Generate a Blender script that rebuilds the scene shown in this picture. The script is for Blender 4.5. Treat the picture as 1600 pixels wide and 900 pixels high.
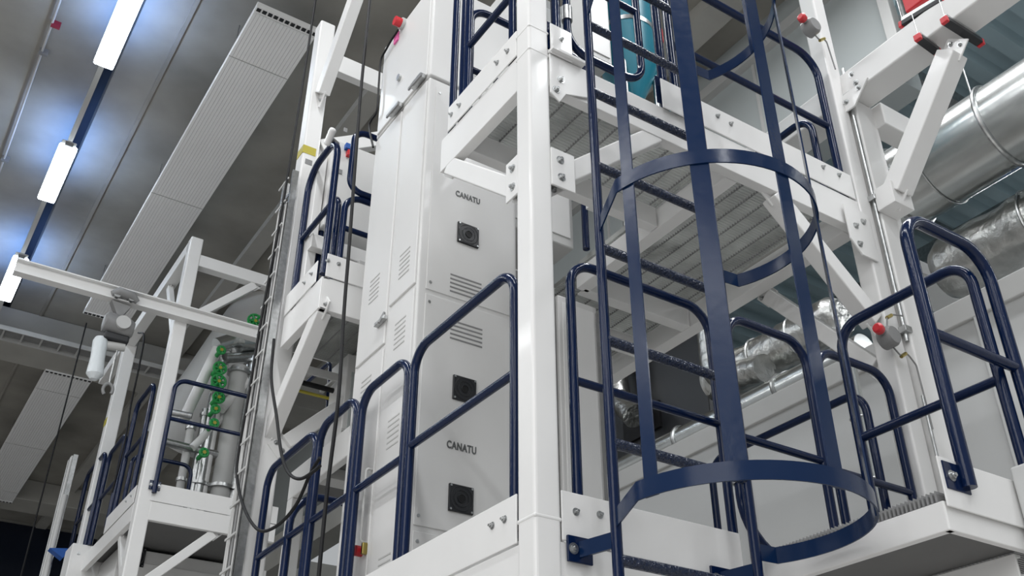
import bpy, bmesh, math, random
from mathutils import Vector, Matrix
random.seed(7)
S = bpy.context.scene
C = S.collection
for o in list(bpy.data.objects): bpy.data.objects.remove(o, do_unlink=True)
# ------------------------------------------------------------------ camera
PITCH, YAW, FPX = math.radians(31.977), math.radians(33.051), 1568.6
CAMP = Vector((0, 0, 1.6))
cd = bpy.data.cameras.new('camera'); cam = bpy.data.objects.new('camera', cd); C.objects.link(cam)
cd.sensor_width = 36; cd.lens = 36*FPX/1600; cd.clip_end = 200; cd.clip_start = .05
cam.location = CAMP; cam.rotation_euler = (math.pi/2+PITCH, 0, -YAW)
S.camera = cam
# ------------------------------------------------------------------ world, exposure, hall lighting
w = bpy.data.worlds.new('world'); S.world = w; w.use_nodes = True
w.node_tree.nodes['Background'].inputs[0].default_value = (.93, .97, 1, 1)
w.node_tree.nodes['Background'].inputs[1].default_value = .42
S.view_settings.view_transform = 'Standard'; S.view_settings.look = 'None'
S.view_settings.gamma = 1; S.view_settings.exposure = 0; S.view_settings.use_curve_mapping = False
def area(name, loc, target, sx, sy, power, col=(1, 1, 1)):
    l = bpy.data.lights.new(name, 'AREA'); l.shape = 'RECTANGLE'; l.size = sx; l.size_y = sy; l.energy = power; l.color = col
    o = bpy.data.objects.new(name, l); C.objects.link(o); o.location = loc
    o.rotation_euler = (Vector(target)-Vector(loc)).to_track_quat('-Z', 'Y').to_euler(); return o
area('hall_fill', (-9, -4, 6.5), (2.5, 5, 4), 9, 6, 380, (1, .99, .97))  # large soft fill light added behind the camera
area('hall_lamp_row', (.665, -2, 9.85), (.665, -2, 0), .35, 16, 560, (.96, .98, 1))
area('hall_lamp_row', (-4.2, 4, 9.85), (-4.2, 4, 0), .35, 24, 640, (.96, .98, 1))
area('hall_lamp_row', (-8.5, 4, 9.85), (-8.5, 4, 0), .35, 24, 560, (.96, .98, 1))
area('hall_lamp_row', (4.9, 1.0, 9.85), (4.9, 1.0, 0), .35, 8, 330, (.96, .98, 1))
area('hall_lamp_row', (12, 0, 9.0), (12, 0, 0), .35, 12, 300, (.96, .98, 1))

def ray(px, py):
    x, y = (px-800)/FPX, -(py-450)/FPX
    f = Vector((math.sin(YAW)*math.cos(PITCH), math.cos(YAW)*math.cos(PITCH), math.sin(PITCH)))
    r = Vector((math.cos(YAW), -math.sin(YAW), 0)); u = r.cross(f)
    return f + r*x + u*y
def P(px, py, X=None, Y=None, Z=None):          # the point where the sight line meets a wall / floor plane of the building
    d = ray(px, py)
    t = (X-CAMP.x)/d.x if X is not None else (Y-CAMP.y)/d.y if Y is not None else (Z-CAMP.z)/d.z
    return CAMP + d*t
# ------------------------------------------------------------------ materials
def mat(name, col, rough=.4, metal=0, noise=0, scale=6, bump=0, coat=0, wave=None, emit=None, col2=None, detail=6, stretch=None, rnoise=0, spec=.5):
    m = bpy.data.materials.new(name); m.use_nodes = True; nt = m.node_tree; N = nt.nodes; L = nt.links
    b = N['Principled BSDF']; b.inputs['Base Color'].default_value = (*col, 1); b.inputs['Roughness'].default_value = rough
    b.inputs['Metallic'].default_value = metal; b.inputs['Coat Weight'].default_value = coat; b.inputs['Coat Roughness'].default_value = .06; b.inputs['Specular IOR Level'].default_value = spec
    tc = N.new('ShaderNodeTexCoord'); mp = N.new('ShaderNodeMapping'); L.new(tc.outputs['Object'], mp.inputs[0])
    if stretch: mp.inputs['Scale'].default_value = stretch
    if noise or bump or rnoise:
        n = N.new('ShaderNodeTexNoise'); n.inputs['Scale'].default_value = scale; n.inputs['Detail'].default_value = detail
        L.new(mp.outputs[0], n.inputs['Vector'])
        if noise:
            r = N.new('ShaderNodeValToRGB'); c2 = col2 or tuple(c*(1-noise) for c in col)
            r.color_ramp.elements[0].position = .3; r.color_ramp.elements[1].position = .7
            r.color_ramp.elements[0].color = (*c2, 1); r.color_ramp.elements[1].color = (*col, 1)
            L.new(n.outputs['Fac'], r.inputs[0]); L.new(r.outputs[0], b.inputs['Base Color'])
        if rnoise:
            mr = N.new('ShaderNodeMapRange'); mr.inputs['To Min'].default_value = max(0, rough-rnoise); mr.inputs['To Max'].default_value = rough+rnoise
            L.new(n.outputs['Fac'], mr.inputs['Value']); L.new(mr.outputs[0], b.inputs['Roughness'])
        if bump:
            bp = N.new('ShaderNodeBump'); bp.inputs['Strength'].default_value = bump; bp.inputs['Distance'].default_value = .02
            L.new(n.outputs['Fac'], bp.inputs['Height']); L.new(bp.outputs[0], b.inputs['Normal'])
    if wave:                                     # (scale, direction, strength) ribs
        wv = N.new('ShaderNodeTexWave'); wv.inputs['Scale'].default_value = wave[0]; wv.bands_direction = wave[1]
        wv.inputs['Distortion'].default_value = 0
        L.new(mp.outputs[0], wv.inputs['Vector']); bp = N.new('ShaderNodeBump'); bp.inputs['Strength'].default_value = wave[2]
        bp.inputs['Distance'].default_value = .02
        L.new(wv.outputs['Fac'], bp.inputs['Height']); L.new(bp.outputs[0], b.inputs['Normal'])
    if emit: b.inputs['Emission Color'].default_value = (*emit[0], 1); b.inputs['Emission Strength'].default_value = emit[1]
    return m
M = dict(
 white=mat('white_paint', (.76, .755, .745), .36, noise=.05, scale=2.5, coat=.12),
 cab=mat('cabinet_paint', (.66, .655, .645), .40, noise=.05, scale=1.3, coat=.1),
 blue=mat('blue_enamel', (.002, .010, .044), .14, coat=0, bump=.05, scale=60, rnoise=.04, spec=.32),
 blueflat=mat('blue_flat_enamel', (.002, .015, .056), .2, coat=0, bump=.03, scale=30, rnoise=.05, spec=.3),
 rung=mat('dimpled_blue_enamel', (.002, .010, .038), .2, coat=.15, bump=.8, scale=75, detail=1),
 zinc=mat('zinc_steel', (.55, .56, .56), .32, metal=1, noise=.3, scale=30),
 duct=mat('spiral_duct_steel', (.70, .72, .71), .26, metal=1, noise=.25, scale=2.2, bump=.15),
 foil=mat('crinkled_foil', (.62, .62, .60), .3, metal=1, noise=.3, scale=9, bump=1.0),
 grate=mat('galvanised_grating', (.50, .51, .49), .55, metal=0, noise=.3, scale=5),
 concrete=mat('ceiling_concrete', (.35, .335, .30), .85, noise=.42, scale=.8, bump=.25),
 beam=mat('beam_concrete', (.42, .41, .38), .85, noise=.2, scale=1.2, bump=.2),
 gap=mat('dark_joint', (.015, .02, .03), .9),
 panel=mat('radiant_panel_paint', (.93, .93, .93), .5, noise=.04, scale=1.0),
 deck=mat('blue_grey_roof_deck', (.36, .47, .51), .45, noise=.2, scale=.8),
 wall=mat('partition_paint', (.52, .525, .52), .5, noise=.03, scale=1.2),
 gloss=mat('glossy_wall_panel', (.42, .45, .45), .22, noise=.04, scale=.6),
 dark=mat('dark_plastic', (.012, .013, .016), .4),
 black=mat('black_rubber', (.006, .006, .007), .55, spec=.3),
 void=mat('night_glass', (.006, .01, .022), .25),
 red=mat('red_plastic', (.55, .02, .03), .35),
pinkx=mat('dark_red_clip', (.25, .02, .04), .5),
 pink=mat('pink_marker', (.8, .15, .4), .5),
 green=mat('green_valve_paint', (.01, .30, .06), .4),
 yellow=mat('yellow_label', (.42, .36, .04), .5),
 brass=mat('brass', (.45, .36, .12), .3, metal=1),
 teal=mat('teal_paint', (.0, .18, .26), .35, noise=.1, scale=2),
 tarp=mat('blue_tarp', (.005, .08, .35), .5),
 grey=mat('grey_cast', (.24, .24, .24), .45, noise=.2, scale=8),
 lgrey=mat('light_grey_paint', (.50, .50, .49), .45, noise=.06, scale=3),
 logo=mat('grey_lettering', (.10, .105, .105), .5),
 floor=mat('floor_paint', (.57, .55, .53), .35, noise=.1, scale=1.0),
 glow=mat('lamp_diffuser', (.9, .95, 1), .4, emit=((.82, .92, 1), 22)),
 bag=mat('white_plastic_bag', (.66, .70, .72), .3, bump=.6, scale=14),
 shade=mat('shaded_underside', (.12, .12, .118), .6, noise=.1, scale=3),  # shade under the floor plates is put into this dark colour
)
# ------------------------------------------------------------------ mesh helpers
class MB:
    def __init__(s): s.v = []; s.f = []; s.sm = []
    def add(s, vs, fs, smooth=False):
        n = len(s.v); s.v += [Vector(v) for v in vs]; s.f += [tuple(i+n for i in f) for f in fs]; s.sm += [smooth]*len(fs); return s
    def hexa(s, p):                              # 8 corners: bottom loop, top loop
        return s.add(p, [(0, 3, 2, 1), (4, 5, 6, 7), (0, 1, 5, 4), (1, 2, 6, 5), (2, 3, 7, 6), (3, 0, 4, 7)])
    def box(s, x0, x1, y0, y1, z0, z1):
        x0, x1 = min(x0, x1), max(x0, x1); y0, y1 = min(y0, y1), max(y0, y1); z0, z1 = min(z0, z1), max(z0, z1)
        return s.hexa([(x0, y0, z0), (x1, y0, z0), (x1, y1, z0), (x0, y1, z0), (x0, y0, z1), (x1, y0, z1), (x1, y1, z1), (x0, y1, z1)])
    def bar(s, a, b, wd, ht, up=(0, 0, 1)):      # rectangular bar a->b, wd sideways, ht along up
        a, b = Vector(a), Vector(b); d = (b-a).normalized(); sd = d.cross(Vector(up)).normalized(); u = sd.cross(d)
        q = []
        for e in (a, b): q += [e-sd*wd/2-u*ht/2, e+sd*wd/2-u*ht/2, e+sd*wd/2+u*ht/2, e-sd*wd/2+u*ht/2]
        return s.hexa(q)
    def tube(s, pts, r, n=14, closed=False, cap=True):
        pts = [Vector(p) for p in pts]; m = len(pts); rings = []; nrm = None
        for i in range(m):
            if closed: t = (pts[(i+1) % m]-pts[i-1]).normalized()
            else: t = (pts[min(i+1, m-1)]-pts[max(i-1, 0)]).normalized()
            if nrm is None:
                nrm = t.orthogonal().normalized()
            nrm = (nrm-t*nrm.dot(t)).normalized(); bn = t.cross(nrm)
            rr = r[i] if isinstance(r, (list, tuple)) else r
            rings.append([pts[i]+(nrm*math.cos(2*math.pi*k/n)+bn*math.sin(2*math.pi*k/n))*rr for k in range(n)])
        vs = [v for rg in rings for v in rg]; fs = []
        for i in range(m if closed else m-1):
            j = (i+1) % m
            for k in range(n):
                k2 = (k+1) % n; fs.append((i*n+k, i*n+k2, j*n+k2, j*n+k))
        s.add(vs, fs, True)
        if cap and not closed:
            s.add(rings[0], [tuple(reversed(range(n)))]); s.add(rings[-1], [tuple(range(n))])
        return s
    def ribbon(s, pts, tdirs, wdv, th):          # flat bar along pts, width vector wdv, thickness th along tdirs
        q = []
        for p, t in zip(pts, tdirs):
            p, t, wv = Vector(p), Vector(t), Vector(wdv)
            q += [p-wv/2-t*th/2, p+wv/2-t*th/2, p+wv/2+t*th/2, p-wv/2+t*th/2]
        fs = []
        for i in range(len(pts)-1):
            for k in range(4): fs.append((i*4+k, i*4+(k+1) % 4, i*4+4+(k+1) % 4, i*4+4+k))
        fs += [(3, 2, 1, 0), tuple(len(q)-4+k for k in range(4))]
        s.add(q, fs, True); return s
    def poly(s, pts, nvec):                      # extruded polygon
        n = len(pts); a = [Vector(p) for p in pts]; b = [p+Vector(nvec) for p in a]
        fs = [tuple(reversed(range(n))), tuple(range(n, 2*n))]+[(i, (i+1) % n, n+(i+1) % n, n+i) for i in range(n)]
        return s.add(a+b, fs)
    def cyl(s, a, b, r, n=16): return s.tube([a, b], r, n)
    def ball(s, c, r, n=10):
        c = Vector(c); pts = []; rr = []
        for i in range(n+1):
            t = math.pi*i/n; pts.append(c+Vector((0, 0, -math.cos(t)*r))); rr.append(max(.0005, math.sin(t)*r))
        return s.tube(pts, rr, 14)
    def build(s, name, m, parent=None, bevel=0, origin=None):
        if origin is None:
            if parent is not None: origin = parent.location
            else:
                lo = [min(v[i] for v in s.v) for i in range(3)]; hi = [max(v[i] for v in s.v) for i in range(3)]
                origin = Vector(((lo[0]+hi[0])/2, (lo[1]+hi[1])/2, lo[2]))
        origin = Vector(origin)
        me = bpy.data.meshes.new(name); me.from_pydata([v-origin for v in s.v], [], s.f)
        me.update()
        bm = bmesh.new(); bm.from_mesh(me); bmesh.ops.recalc_face_normals(bm, faces=bm.faces); bm.to_mesh(me); bm.free()
        if any(s.sm) and not bevel: me.shade_smooth(); me.set_sharp_from_angle(angle=math.radians(38))
        me.materials.append(M[m] if isinstance(m, str) else m)
        o = bpy.data.objects.new(name, me); C.objects.link(o)
        if parent is not None:
            o.parent = parent                      # parents are Empties or parts sitting at their own origin
            if origin != parent.location: o.location = origin-parent.location
        else: o.location = origin
        if bevel:
            b = o.modifiers.new('bevel', 'BEVEL'); b.width = bevel; b.segments = 3; b.limit_method = 'ANGLE'
            b.angle_limit = math.radians(40); b.harden_normals = False
        return o
def sub(mb, name, m, part, root, bevel=0):          # sub-part: same origin as its part (which sits on the root's origin)
    o = mb.build(name, m, None, bevel, origin=root.location); o.parent = part; o.location = (0, 0, 0); return o
def tag(o, label, cat, group=None, kind=None):
    o['label'] = label; o['category'] = cat
    if group: o['group'] = group
    if kind: o['kind'] = kind
    return o
def thing(name, loc, label, cat, group=None):
    o = bpy.data.objects.new(name, None); C.objects.link(o); o.location = loc; o.empty_display_size = .1
    return tag(o, label, cat, group)
def struct(mb, name, m, bevel=0):
    o = mb.build(name, m, None, bevel); o['kind'] = 'structure'; return o
def fillet(pts, r, n=8):
    pts = [Vector(p) for p in pts]; out = [pts[0]]
    for i in range(1, len(pts)-1):
        a, b, c = pts[i-1], pts[i], pts[i+1]; d1 = (a-b).normalized(); d2 = (c-b).normalized()
        ang = d1.angle(d2)
        if ang > 3.1: out.append(b); continue
        t = min(r/math.tan(ang/2), (a-b).length*.49, (c-b).length*.49); rr = t*math.tan(ang/2)
        cen = b+(d1+d2).normalized()*(rr/math.sin(ang/2)); p1 = b+d1*t; p2 = b+d2*t
        v1 = p1-cen; v2 = p2-cen; full = v1.angle(v2); ax = v1.cross(v2).normalized()
        for k in range(n+1): out.append(cen+Matrix.Rotation(full*k/n, 3, ax) @ v1)
    out.append(pts[-1]); return out
def smooth(pts, n=6):
    p = [Vector(q) for q in pts]; p = [p[0]*2-p[1]]+p+[p[-1]*2-p[-2]]; out = []
    for i in range(1, len(p)-2):
        for k in range(n):
            t = k/n; a, b, c, d = p[i-1:i+3]
            out.append(.5*((2*b)+(c-a)*t+(2*a-5*b+4*c-d)*t*t+(3*b-a-3*c+d)*t**3))
    return out+[p[-2]]
def bolt(mb, p, nrm, r=.011, h=.012):
    p = Vector(p); nv = Vector(nrm).normalized()
    mb.tube([p-nv*.004, p+nv*.002], r*1.6, 12); mb.tube([p, p+nv*h], r, 6); mb.tube([p+nv*h, p+nv*(h+.008)], r*.55, 8)
def bolts(name, pts, nrm, root, r=.011, parent=None):
    for p in pts:
        mb = MB(); bolt(mb, p, nrm, r)
        if parent is None: mb.build(name, 'zinc', root)
        else: sub(mb, name, 'zinc', parent, root)
# ------------------------------------------------------------------ the hall
CZ = 10.5
struct(MB().box(-14, 20, -10, 30, -.1, 0), 'floor', 'floor')
slab = MB(); slab.box(-12, P(258, 0, Z=CZ).x-.36, -6, 29, CZ, CZ+.3); slab.box(P(258, 0, Z=CZ).x-.18, 7.4, -6, 29, CZ, CZ+.3)
cl = struct(slab, 'ceiling', 'concrete')
# soffits: shallow recesses and joints in the slab run away from the camera
jx = P(258, 0, Z=CZ).x
MBj = MB().box(jx-.38, jx-.16, -6, 29, CZ+.3, CZ+.34); struct(MBj, 'trim_1', 'gap')
k = 2
for x, wd, dz in ((P(305, 0, Z=CZ).x, .05, .02), (-.75, .05, .03), (3.6, .25, .12), (4.9, .3, .15), (-2.2, .3, .12), (6.2, .35, .18)):
    struct(MB().box(x, x+wd, -6, 29, CZ-dz, CZ+.01), 'trim_%d' % k, 'concrete' if dz < .1 else 'beam'); k += 1
for y0, y1, dz in ((17.2, 18.3, .5), (25.6, 26.6, .5)):
    struct(MB().box(-12, 9, y0, y1, CZ-dz, CZ), 'trim_%d' % k, 'beam', .02); k += 1
struct(MB().box(-12, 20, 29, 29.2, 0, CZ+.3), 'wall_back', 'beam')
struct(MB().box(-1, 5.2, 28.9, 29, 5.5, 10.4), 'window_1', 'void')
# clean room partition on the right (its flat roof carries the ducts)
wr = struct(MB().box(6.0, 9.5, -1, 24, 0, 5.12), 'wall_right', 'wall')
struct(MB().box(5.97, 6.06, -1, 24, 5.12, 5.30), 'trim_%d' % k, 'lgrey', .01); k += 1
for yy in (3.27, 5.6, 8.0):
    struct(MB().box(5.97, 6.0, yy-.03, yy+.03, 0, 5.12), 'trim_%d' % k, 'wall'); k += 1
# tall glossy wall box above, and the ribbed roof deck beyond it
struct(MB().box(7.0, 7.3, 3.9, 24, 8.35, CZ), 'wall_side', 'gloss')
struct(MB().box(6.9, 7.02, 3.9, 24, 9.98, 10.12), 'trim_%d' % k, 'lgrey'); k += 1
for yy in (5.62, 8.4):
    struct(MB().box(6.985, 7.0, yy-.02, yy+.02, 8.35, 10), 'trim_%d' % k, 'lgrey'); k += 1
dk = MB()
x0, x1 = 7.35, 20.0; yy = -9.0
while yy < 18:
    x0 = 7.0 if yy < 3.5 else 7.3
    dk.poly([(x0, yy, 9.2), (x0, yy+.16, 9.2), (x0, yy+.20, 9.32), (x0, yy+.36, 9.32), (x0, yy+.40, 9.2), (x0, yy+.40, 9.36), (x0, yy, 9.36)], (20-x0, 0, 0)); yy += .40
struct(dk, 'ceiling_deck', 'deck')
struct(MB().box(20, 20.2, -9, 24, 0, 9.4), 'wall_end', 'deck')

# ceiling lamps: linear luminaires with an exposed carrier rail between them
LX = .665
fixture_y = [(7.0, 8.1-.0), (9.70, 8.35), (11.44, 12.75), (14.5, 15.9)]
lamps = [(8.35, 9.69, 'nearest'), (11.44, 12.76, 'middle'), (14.52, 15.9, 'farthest')]
for y0, y1, nm in lamps:
    t = thing('ceiling_lamp', (LX, (y0+y1)/2, 9.93),
              {'nearest': 'bright linear ceiling lamp cut by the top edge of the photo', 'middle': 'bright linear ceiling lamp in the middle of the row',
               'farthest': 'bright linear ceiling lamp farthest down the row, behind the crane rail tip'}[nm], 'lamp', 'linear lamps under the concrete ceiling')
    MB().box(LX-.09, LX+.09, y0+.03, y1-.03, 9.98, 10.06).build('housing', 'lgrey', t, .01)
    MB().box(LX-.11, LX+.11, y0, y1, 9.90, 9.98).build('diffuser', 'glow', t, .02)
    for ys in (y0, y1): MB().box(LX-.05, LX+.05, ys-.045, ys+.035, 9.93, 9.99).build('end_cap', 'grey', t)
    l = bpy.data.lights.new('lamp_light', 'AREA'); l.shape = 'RECTANGLE'; l.size = .5; l.size_y = 1.3; l.energy = 18; l.color = (.16, .38, 1)
    lo = bpy.data.objects.new('lamp_light', l); C.objects.link(lo); lo.location = (LX, (y0+y1)/2, 10.07); lo.rotation_euler = (math.pi, 0, 0)
t = thing('lamp_rail', (LX, 12, 9.99), 'thin grey carrier rail linking the ceiling lamps', 'rail')
MB().box(LX-.03, LX+.03, 6, 17.5, 10.06, 10.10).build('rail_channel', 'lgrey', t)
for yy in (7, 10.5, 13.6, 16.8): MB().cyl((LX, yy, 10.09), (LX, yy, 10.5), .006).build('hanger_rod', 'zinc', t)
cx = P(0, 260, Z=10.42).x
t = thing('electrical_conduit', (cx, 12, 10.42), 'thin pale conduit clipped along the concrete ceiling left of the lamps', 'pipe')
MB().tube([(cx+.04, 6, 10.45), (cx+.02, 12, 10.45), (cx, 16.6, 10.45)], .014, 10).build('pipe_run', 'lgrey', t)
for px, py in ((87, 40), (68, 83), (8, 250)):
    q = P(px, py, Z=10.44); MB().box(q.x-.05, q.x+.05, q.y-.02, q.y+.02, 10.41, 10.50).build('clip', 'pinkx' if py == 40 else 'grey', t)
# radiant panels
def radiant(y0, y1, x0, x1, label):
    t = thing('radiant_ceiling_panel', ((x0+x1)/2, (y0+y1)/2, 9.96), label, 'panel', 'white ribbed radiant panels under the ceiling')
    m = MB().box(x0, x1, y0, y1, 10.0, 10.05); n = 18
    for i in range(n):
        a = x0+(x1-x0)*(i+.04)/n; b = x0+(x1-x0)*(i+.96)/n
        m.box(a, b, y0+.02, y1-.02, 9.985, 10.001)
    m.build('ribbed_sheet', 'panel', t, .004)
    f = MB()
    for yy in (y0, y1):
        f.box(x0, x1, yy-.09, yy, 9.975, 10.05)
    f.build('end_rail', 'panel', t); f = MB()
    for yy in (y0, y1):
        for i in range(11):
            a = x0+(x1-x0)*(i+.2)/11; f.box(a, a+.045, yy-.075, yy-.03, 9.965, 9.975)
    f.build('end_slots', 'dark', t)
    for yy in (y0+.8, (y0+y1)/2, y1-.8):
        MB().cyl((x0+.05, yy, 10.05), (x0+.05, yy, 10.5), .006).build('hanger_rod', 'zinc', t)
        MB().box(x0, x1, yy-.004, yy+.004, 9.981, 9.986).build('joint_strip', 'lgrey', t)
radiant(8.0, 15.75, 1.84, 2.56, 'long white ribbed panel hung under the ceiling in the upper left, ends behind the crane rail')
radiant(18.3, 26.0, 1.76, 2.58, 'short looking white ceiling panel at the lower left corner, beyond the cable tray')
def tray(name, a, b, wd, label, z=0, rungs=.3, m='lgrey', side=.08):
    a, b = Vector(a), Vector(b); t = thing(name, (a+b)/2, label, 'cable tray'); d = (b-a).normalized(); up = Vector((0, 0, 1)) if abs(d.z) < .9 else Vector((-1, 0, 0))
    sd = d.cross(up).normalized()
    for s_ in (-1, 1): MB().bar(a+sd*s_*wd/2, b+sd*s_*wd/2, .02, side, up).build('side_rail', m, t)
    n = int((b-a).length/rungs)
    for i in range(n+1):
        c = a+d*(i*rungs+.05)
        if (c-a).length < (b-a).length: MB().bar(c-sd*wd/2, c+sd*wd/2, .03, .02, up).build('rung', m, t)
    return t
t = tray('cable_tray', (-4, 16.9, 9.85), (4.6, 16.9, 9.85), .4, 'ladder type cable tray crossing under the ceiling at the left edge')
for x in (-3, 0, 3): MB().cyl((x, 16.9, 9.85), (x, 16.9, 10.5), .008).build('hanger_rod', 'zinc', t)
MB().bar((-4, 16.95, 9.9), (4.6, 16.95, 9.9), .22, .05).build('cable_bundle', 'grey', t)

# ------------------------------------------------------------------ steel work
XF, YF = 2.034, 2.97                                   # outer faces of the tower
def column(x0, y0, z0, z1, label, sz=.12, group='white square steel columns', extra=None):
    t = thing('steel_column', (x0+sz/2, y0+sz/2, z0), label, 'column', group)
    MB().box(x0, x0+sz, y0, y0+sz, z0+.02, z1).build('shaft', 'white', t, .014)
    MB().box(x0-.07, x0+sz+.07, y0-.07, y0+sz+.07, z0, z0+.02).build('base_plate', 'white', t)
    for zc in (extra or ()): MB().box(x0-.002, x0+sz+.002, y0-.002, y0+sz+.002, zc-.008, zc+.008).build('weld_band', 'white', t, .006)
    return t
column(XF, YF, 0, 8.6, 'thick white corner column in the foreground beside the ladder cage', extra=(2.86, 2.60, 5.26, 5.42))
c = column(4.46, YF, 0, 9.6, 'tall slim white column rising right of the ladder with a chrome conduit on its edge')
c2 = column(4.60, 2.93, 0, 6.18, 'short broad white column carrying the cantilever beam on the right', sz=.2)
column(XF, 6.25, 0, 8.4, 'white column with a yellow label behind the middle platform', sz=.14)
column(2.22, 10.6, 0, 8.66, 'far left front column of the crane frame', sz=.15)
column(2.22, 13.5, 0, 8.5, 'far left rear column, partly hidden by the hoist', sz=.17)

def channel(a, b, ht, label, group='white platform edge beams', out=(0, 0, 0), name='platform_beam', fl=.06, m='white', w=.045):
    # channel section: web on the outside face, flanges inward (out = outward normal); a,b at outer bottom edge
    a, b, o_ = Vector(a), Vector(b), Vector(out); t = thing(name, (a+b)/2, label, 'beam', group); up = Vector((0, 0, 1))
    prof = [Vector((0, 0, 0)), -o_*fl, -o_*fl+up*.012, -o_*.012+up*.016, -o_*.012+up*(ht-.016), -o_*fl+up*(ht-.012), -o_*fl+up*ht, up*ht]
    MB().poly([a+p for p in prof], b-a).build('channel_section', m, t, .004); return t
def toe(a, b, z0, z1, label, out, bpts=(), th=.008, group='white toe plates around the platforms', m='white'):
    a, b, o_ = Vector(a), Vector(b), Vector(out); t = thing('toe_plate', (*((a+b)/2)[:2], z0), label, 'toe plate', group)
    a0 = Vector((a.x, a.y, z0)); b0 = Vector((b.x, b.y, z0)); up = Vector((0, 0, z1-z0))
    MB().poly([a0, a0+o_*th, a0+o_*th+up, a0+up], b0-a0).build('plate', m, t, .003)
    bolts('bolt', [Vector((p[0], p[1], p[2]))+o_*th for p in bpts], out, t, .010)
    return t
nX, nY = (-1, 0, 0), (0, -1, 0)
# lower platform, left side (plane x = XF) and front (plane y = YF)
XI, YI = XF+.01, YF+.01
channel((XI, YF+.12, 2.60), (XI, 7.5, 2.60), .18, 'lower left platform beam running away from the corner column', out=nX)
toe((XI, YF+.13, 0), (XI, 5.0, 0), 2.785, 2.98, 'wide white toe plate on the lower left platform edge', nX,
    [(XI, y, z) for y, z in ((3.18, 2.90), (3.27, 2.90))])
channel((XF+.12, YI, 2.60), (3.24, YI, 2.60), .18, 'lower front platform beam behind the ladder', out=nY)
toe((XF+.125, YI, 0), (2.43, YI, 0), 2.785, 2.98, 'short toe plate with two bolts right of the corner column', nY,
    [(2.225, YI, 2.905), (2.34, YI, 2.915)])
toe((2.432, YI+.02, 0), (3.11, YI+.02, 0), 2.785, 2.985, 'long white toe plate behind the foot of the ladder cage', nY)
channel((2.5, YF+.14, 2.62), (4.46, YF+.14, 2.62), .14, 'inner floor beam of the lower platform right of the ladder', out=nY)
# upper platform
channel((XI, YF+.12, 5.07), (XI, 3.87, 5.07), .23, 'upper left platform beam ending at the knee brace', out=nX)
toe((XI, YF+.12, 0), (XI, 3.79, 0), 5.305, 5.48, 'white toe plate on the upper left platform edge', nX,
    [(XI, y, 5.40) for y in (3.17, 3.27, 3.66, 3.75)])
channel((XF+.12, YI, 5.07), (4.46, YI, 5.07), .23, 'long upper front platform beam above the ladder cage hoop', out=nY)
toe((3.18, YI, 0), (4.44, YI, 0), 5.305, 5.49, 'white toe plate on the upper front edge between ladder and right column', nY,
    [(3.32, YI, 5.43), (3.42, YI, 5.42), (4.18, YI, 5.44), (4.32, YI, 5.44)])
for x0, x1, lb in ((2.155, 2.29, 'small upright mounting plate with one bolt at the corner column top'), (2.89, 3.09, 'small upright mounting plate with one bolt behind the cage flat bar')):
    toe((x0, YI-.02, 0), (x1, YI-.02, 0), 5.275, 5.485, lb, nY, [((x0+x1)/2 if x0 < 2.5 else x1-.04, YI-.02, 5.40 if x0 < 2.5 else 5.34)])
    tag(MB().box(x0-.01, x1+.02, YI+.0, YI+.008, 5.33, 5.52).build('backing_plate', 'blue'), 'thin dark blue plate behind the small mounting plate '+('by the corner column' if x0 < 2.5 else 'behind the cage bar'), 'plate')
channel((XI+.05, 3.62, 5.08), (3.39, 3.62, 5.08), .14, 'cross beam under the upper platform in front of the cabinet', out=nY, fl=.07)
channel((3.40, YF+.08, 5.08), (3.40, 4.45, 5.08), .14, 'middle beam under the upper platform', out=nX, fl=.09)
channel((4.36, YF+.08, 5.08), (4.36, 5.7, 5.08), .16, 'right hand beam under the upper platform running away', out=nX, fl=.11)
channel((3.45, 4.42, 5.08), (4.36, 4.42, 5.08), .14, 'rear cross beam under the upper platform', out=nY, fl=.09)
channel((3.80, 4.9, 5.08), (4.36, 4.9, 5.08), .12, 'short rear stub beam under the upper platform', out=nY, fl=.09)
def grating(x0, x1, y0, y1, z1, label, along='x', pitch=.03, dep=.035):
    t = thing('floor_grating', ((x0+x1)/2, (y0+y1)/2, z1-dep), label, 'grating', 'grey steel gratings of the platforms'); m = MB(); q = MB()
    if along == 'x':
        y = y0
        while y < y1: m.box(x0, x1, y, y+.004, z1-dep, z1); y += pitch
        x = x0+.05
        while x < x1: q.box(x, x+.005, y0, y1, z1-dep-.002, z1-dep*.6); x += .12
    else:
        x = x0
        while x < x1: m.box(x, x+.004, y0, y1, z1-dep, z1); x += pitch
        y = y0+.05
        while y < y1: q.box(x0, x1, y, y+.005, z1-dep-.002, z1-dep*.6); y += .12
    m.build('bearing_bars', 'grate', t); q.build('cross_bars', 'grey', t)
    fr = MB(); fr.box(x0, x1, y0-.006, y0, z1-dep, z1); fr.box(x0, x1, y1, y1+.006, z1-dep, z1); fr.box(x0-.006, x0, y0, y1, z1-dep, z1); fr.box(x1, x1+.006, y0, y1, z1-dep, z1)
    fr.build('frame', 'grate', t)
    return t
grating(XF+.09, 3.41, YF+.09, 3.80, 5.29, 'floor grating of the upper platform left of the middle beam', pitch=.022)
grating(3.42, 4.35, YF+.09, 4.43, 5.29, 'floor grating of the upper platform right of the middle beam', pitch=.022)
grating(3.42, 4.34, 4.46, 5.6, 5.26, 'rear floor grating of the upper platform', pitch=.022)
grating(XF+.09, 3.24, YF+.09, 3.80, 2.80, 'floor grating of the lower platform behind the corner column')
grating(3.30, 4.44, YF+.2, 4.4, 2.80, 'floor grating of the lower platform behind the cage')
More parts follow.
